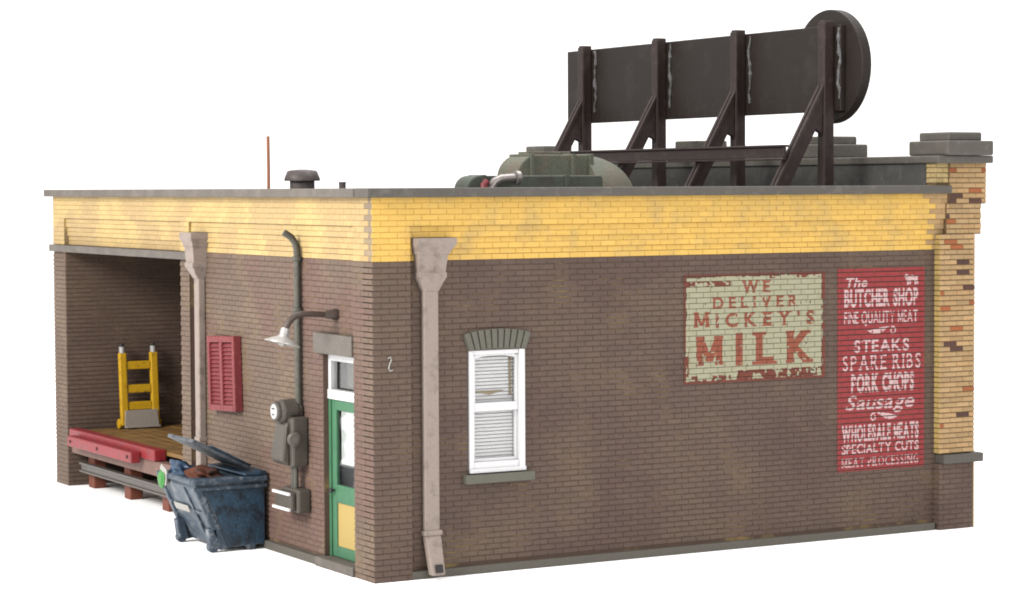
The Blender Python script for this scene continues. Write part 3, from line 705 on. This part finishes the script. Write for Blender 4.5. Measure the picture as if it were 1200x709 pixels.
# ------------------------------------------------------------------ electric meter with its conduit
EM = thing('electric_meter', (.0, 2.4, .66), 'grey electric meter with round dial and tall conduit mounted on the brick wall', 'electric meter')
yc_ = 2.33
MB().tube([(.02, yc_, 2.0), (.02, yc_, 4.10), (.015, yc_, 4.2), (-.01, yc_, 4.29), (-.06, yc_, 4.36), (-.12, yc_, 4.40), (-.17, yc_+.01, 4.43)], .047, 14).build('conduit', M_conduit, EM, smooth=True)
for z in (3.36, 4.05): MB().lathe([(.057, 0), (.075, .005), (.075, .05), (.057, .055)], (.02, yc_, z), (0, 0, 1), 14).build('conduit_clamp', M_conduit, EM)
mm = MB(); mm.box(-.16, .075, 2.13, 2.56, 1.28, 1.95); mm.hexa([(-.28, 2.22, 1.36), (-.16, 2.22, 1.28), (-.16, 2.62, 1.28), (-.28, 2.62, 1.36), (-.22, 2.25, 1.84), (-.16, 2.22, 1.9), (-.16, 2.6, 1.9), (-.22, 2.58, 1.84)])
bx_ = mm.build('meter_box', M_meter, EM, bevel=.03)
hd = MB(); hd.lathe([(.16, 0), (.16, .2), (.14, .25)], (.0, 2.40, 2.02), (-1, 0, 0), 24); hd.box(-.15, .06, 2.26, 2.56, 1.75, 2.1); hd.build('meter_housing', M_meter, EM, bevel=.02, smooth=False)
dl_ = MB().lathe([(.135, 0), (.135, .05), (.12, .07)], (-.24, 2.40, 2.02), (-1, 0, 0), 24).build('dial_ring', M_meter, EM)
MB().lathe([(.105, 0), (.1, .01), (.0, .012)], (-.309, 2.40, 2.02), (-1, 0, 0), 24).build('dial', M_face, dl_)
for (a_, b2, z) in ((2.36, 2.44, 2.06), (2.37, 2.43, 1.98)): MB().box(-.326, -.3215, a_, b2, z-.008, z+.008).build('dial_mark', M_black, dl_)
MB().lathe([(.1, 0), (.1, .05), (.07, .07), (.05, .07), (.05, .09), (0, .09)], (-.13, 2.14, 1.66), (-.35, -.94, 0), 20).build('meter_knob', M_meter, EM)
for y in (2.28, 2.36): MB().tube([(-.05, y, 1.3), (-.05, y, .93)], .035, 10).build('cable', M_conduit, EM, smooth=True)
lb = MB(); lb.box(-.12, .075, 2.06, 2.62, .66, .98); lb.box(-.20, -.118, 2.12, 2.66, .68, .94)
lbx = lb.build('switch_box', M_meter, EM, bevel=.03)
for z in (.69, .90): MB().box(-.235, -.198, 2.12, 2.67, z, z+.04).build('white_bar', M_white, lbx, bevel=.008)

# ------------------------------------------------------------------ gooseneck lamp
LP = thing('wall_lamp', (.08, 1.22, 3.37), 'silver shaded gooseneck lamp on a brown arm fixed above the door', 'wall lamp')
yl = 1.22
MB().lathe([(.075, 0), (.075, .05), (.06, .08), (.05, .16), (.03, .2)], (.078, yl, 3.37), (-1, 0, 0.02), 18).build('wall_mount', M_arm, LP, smooth=True)
MB().tube([(-.05, yl, 3.37), (-.25, yl, 3.385), (-.42, yl, 3.39), (-.52, yl, 3.37), (-.59, yl, 3.32), (-.64, yl, 3.24), (-.67, yl, 3.17)], [.04, .04, .042, .045, .045, .04, .035], 14).build('lamp_arm', M_arm, LP, smooth=True)
ax = Vector((-.26, 0, -1)).normalized(); ob = Vector((-.655, yl, 3.22))
shd = MB().lathe([(.03, 0), (.055, .01), (.062, .06), (.062, .10), (.085, .125), (.15, .15), (.232, .20), (.234, .212), (.222, .212), (.14, .17), (.06, .14), (.0, .14)], ob, ax, 32).build('lamp_shade', M_silver, LP, smooth=True)
MB().lathe([(.0, .14), (.05, .15), (.055, .2), (.045, .235), (.0, .25)], ob, ax, 16).build('bulb', M_silver, LP, smooth=True)

# ------------------------------------------------------------------ rooftop billboard (seen from behind)
BX = 8.4
BB = thing('rooftop_billboard', (BX, 5.1, 4.7), 'dark brown rooftop billboard with round end disc seen from behind', 'billboard')
bp_ = MB().box(BX, BX+.09, 1.36, 9.22, 6.125, 7.40).build('board', M_bill, BB, bevel=.012)
bk = MB(); bk.lathe([(.85, .092), (.85, .26)], (BX, 1.80, 6.80), (1, 0, 0), 64); bk.build('end_disc', M_bill, BB, bevel=.015)
gl = MB()
for i, y in enumerate((8.45, 6.1, 3.84, 1.57)):
    po = MB(); po.box(BX-.2, BX-.003, y-.06, y+.06, 4.7, 7.46); po.box(BX-.205, BX-.15, y-.085, y+.085, 4.7, 7.43)
    po = po.build('post', M_post, BB, bevel=.014)
    br = MB(); zt_ = 6.52; xb = BX-1.12
    br.hexa([(xb-.12, y-.055, 4.70), (xb+.12, y-.055, 4.70), (xb+.12, y+.055, 4.70), (xb-.12, y+.055, 4.70), (BX-.20, y-.055, zt_-.12), (BX-.20, y-.055, zt_-.45), (BX-.20, y+.055, zt_-.45), (BX-.20, y+.055, zt_-.12)])
    for o_ in (-.055, .035):
        br.hexa([(xb-.15, y+o_-.02, 4.70), (xb-.08, y+o_-.02, 4.70), (xb-.08, y+o_+.04, 4.70), (xb-.15, y+o_+.04, 4.70), (BX-.21, y+o_-.02, zt_), (BX-.21, y+o_-.02, zt_-.12), (BX-.21, y+o_+.04, zt_-.12), (BX-.21, y+o_+.04, zt_)])
    br.prism([(BX-.205, zt_-.40), (BX-.205, zt_-.78), (BX-.225, zt_-.72), (BX-.36, zt_-.66)], 'y', y-.05, y+.05)
    br.build('brace', M_post, BB, bevel=.012)
    g2 = MB(); pth = []; rs = []
    rn = random.Random(i*3+1)
    for t in range(15): pth.append((BX-.012, y-.17-.03*rn.random()-.02*math.sin(t*.8+i), 7.36-t*.075)); rs.append(.012+.026*rn.random()*(1 if t < 10 else .6))
    g2.tube(pth, rs, 7); g2.build('glue_streak', M_glue, bp_)
bm_ = MB(); bxm = BX-.88; bm_.box(bxm-.055, bxm-.0, 1.5, 8.75, 5.43, 5.59); bm_.box(bxm-.11, bxm+.05, 1.5, 8.75, 5.592, 5.625); bm_.box(bxm-.08, bxm-.0, 1.5, 8.75, 5.40, 5.428)
bm_.build('catwalk_beam', M_post, BB, bevel=.008)

# ------------------------------------------------------------------ rooftop machinery
RU = thing('rooftop_unit', (4.2, 2.6, 4.7), 'weathered green rooftop machine with domed end sitting behind the coping', 'rooftop unit')
def dome_body(mb, xa, xb, y0, y1, zb, zt, ra, rb):
    """box along X whose two ends round down: left radius ra, right radius rb"""
    prof = [(xa, zb)]
    for t in range(9): an = math.pi-math.pi/2*t/8; prof.append((xa+ra+ra*math.cos(an), zt-min(ra, zt-zb)*(1-math.sin(an))))
    for t in range(9): an = math.pi/2*(1-t/8); prof.append((xb-rb+rb*math.cos(an), zt-min(rb, zt-zb)*(1-math.sin(an))))
    prof.append((xb, zb)); mb.prism(prof, 'y', y0, y1); return mb
mb = dome_body(MB(), 3.42, 4.70, 2.3, 2.9, 4.7, 5.485, .34, .04); u_ = mb.build('casing', M_unit, RU, bevel=.02)
dm = MB(); cxd = 4.60; rad = .75; rg = []
for i in range(13):
    t = R(90)*i/12; rr_ = max(.02, rad*math.cos(t)**.6); rg.append([(cxd+.88*math.sin(t), 2.72+rr_*math.cos(2*math.pi*k/40), 4.745+rr_*math.sin(2*math.pi*k/40)) for k in range(40)])
dm.rings(rg); dm.build('domed_end', M_unit, RU, smooth=True)
k = MB()
for x in (3.66, 4.34, 4.64): MB().box(x-.03, x+.03, 2.265, 2.9, 4.7, 5.495).build('casing_rib', M_unit, u_, bevel=.008)
k = MB(); k.box(3.75, 4.45, 2.55, 2.85, 5.487, 5.53); k.build('casing_cap', M_unit, u_, bevel=.01)
lw = dome_body(MB(), 2.40, 4.6, 1.9, 2.3, 4.7, 5.185, .2, .05).build('lower_casing', M_unitd, RU, bevel=.02)
k = MB()
for x in (2.66, 4.0): MB().box(x-.03, x+.03, 1.875, 2.3, 4.7, 5.195).build('casing_rib', M_unitd, lw, bevel=.006)
k = MB(); k.tube([(2.62, 1.62, 4.9), (2.62, 1.62, 5.02), (2.68, 1.62, 5.1), (2.78, 1.62, 5.14), (2.95, 1.62, 5.15), (3.05, 1.62, 5.15)], .06, 14); k.lathe([(.06, 0), (.1, 0), (.1, .06), (.06, .06)], (3.0, 1.62, 5.15), (1, 0, 0), 18)
k.tube([(3.0, 1.62, 5.15), (3.1, 1.8, 5.12)], .06, 12); k.build('elbow_pipe', M_steel, RU, smooth=True)
MB().tube([(2.50, 1.6, 4.9), (2.50, 1.6, 5.06), (2.55, 1.6, 5.10)], .05, 10).build('valve', M_redtip, RU, smooth=True)

vx, vy = 1.5, 5.38
VT = thing('roof_vent', (vx, vy, 4.7), 'low dark mushroom roof vent standing behind the coping', 'roof vent')
MB().lathe([(.185, 0), (.185, .48)], (vx, vy, 4.7), n=28).build('vent_neck', M_vent, VT, smooth=True)
MB().lathe([(.14, .43), (.265, .43), (.268, .46), (.225, .57), (.2, .585), (.08, .60), (.0, .602)], (vx, vy, 4.7), n=28).build('vent_cap', M_vent, VT, smooth=True)
rd = MB().tube([(1.5, 6.62, 4.7), (1.505, 6.62, 5.3), (1.50, 6.62, 5.82)], .025, 10).build('copper_rod', M_copper); tag(rd, 'thin upright copper rod rising from the roof near the vent', 'rod')
pi_ = MB().lathe([(.05, 0), (.05, .42), (.055, .42), (.055, .44), (.035, .44), (.035, .3)], (1.5, 4.0, 4.67), n=16).build('pipe_stub', M_vent); tag(pi_, 'short grey pipe stub barely showing above the roof coping', 'pipe')
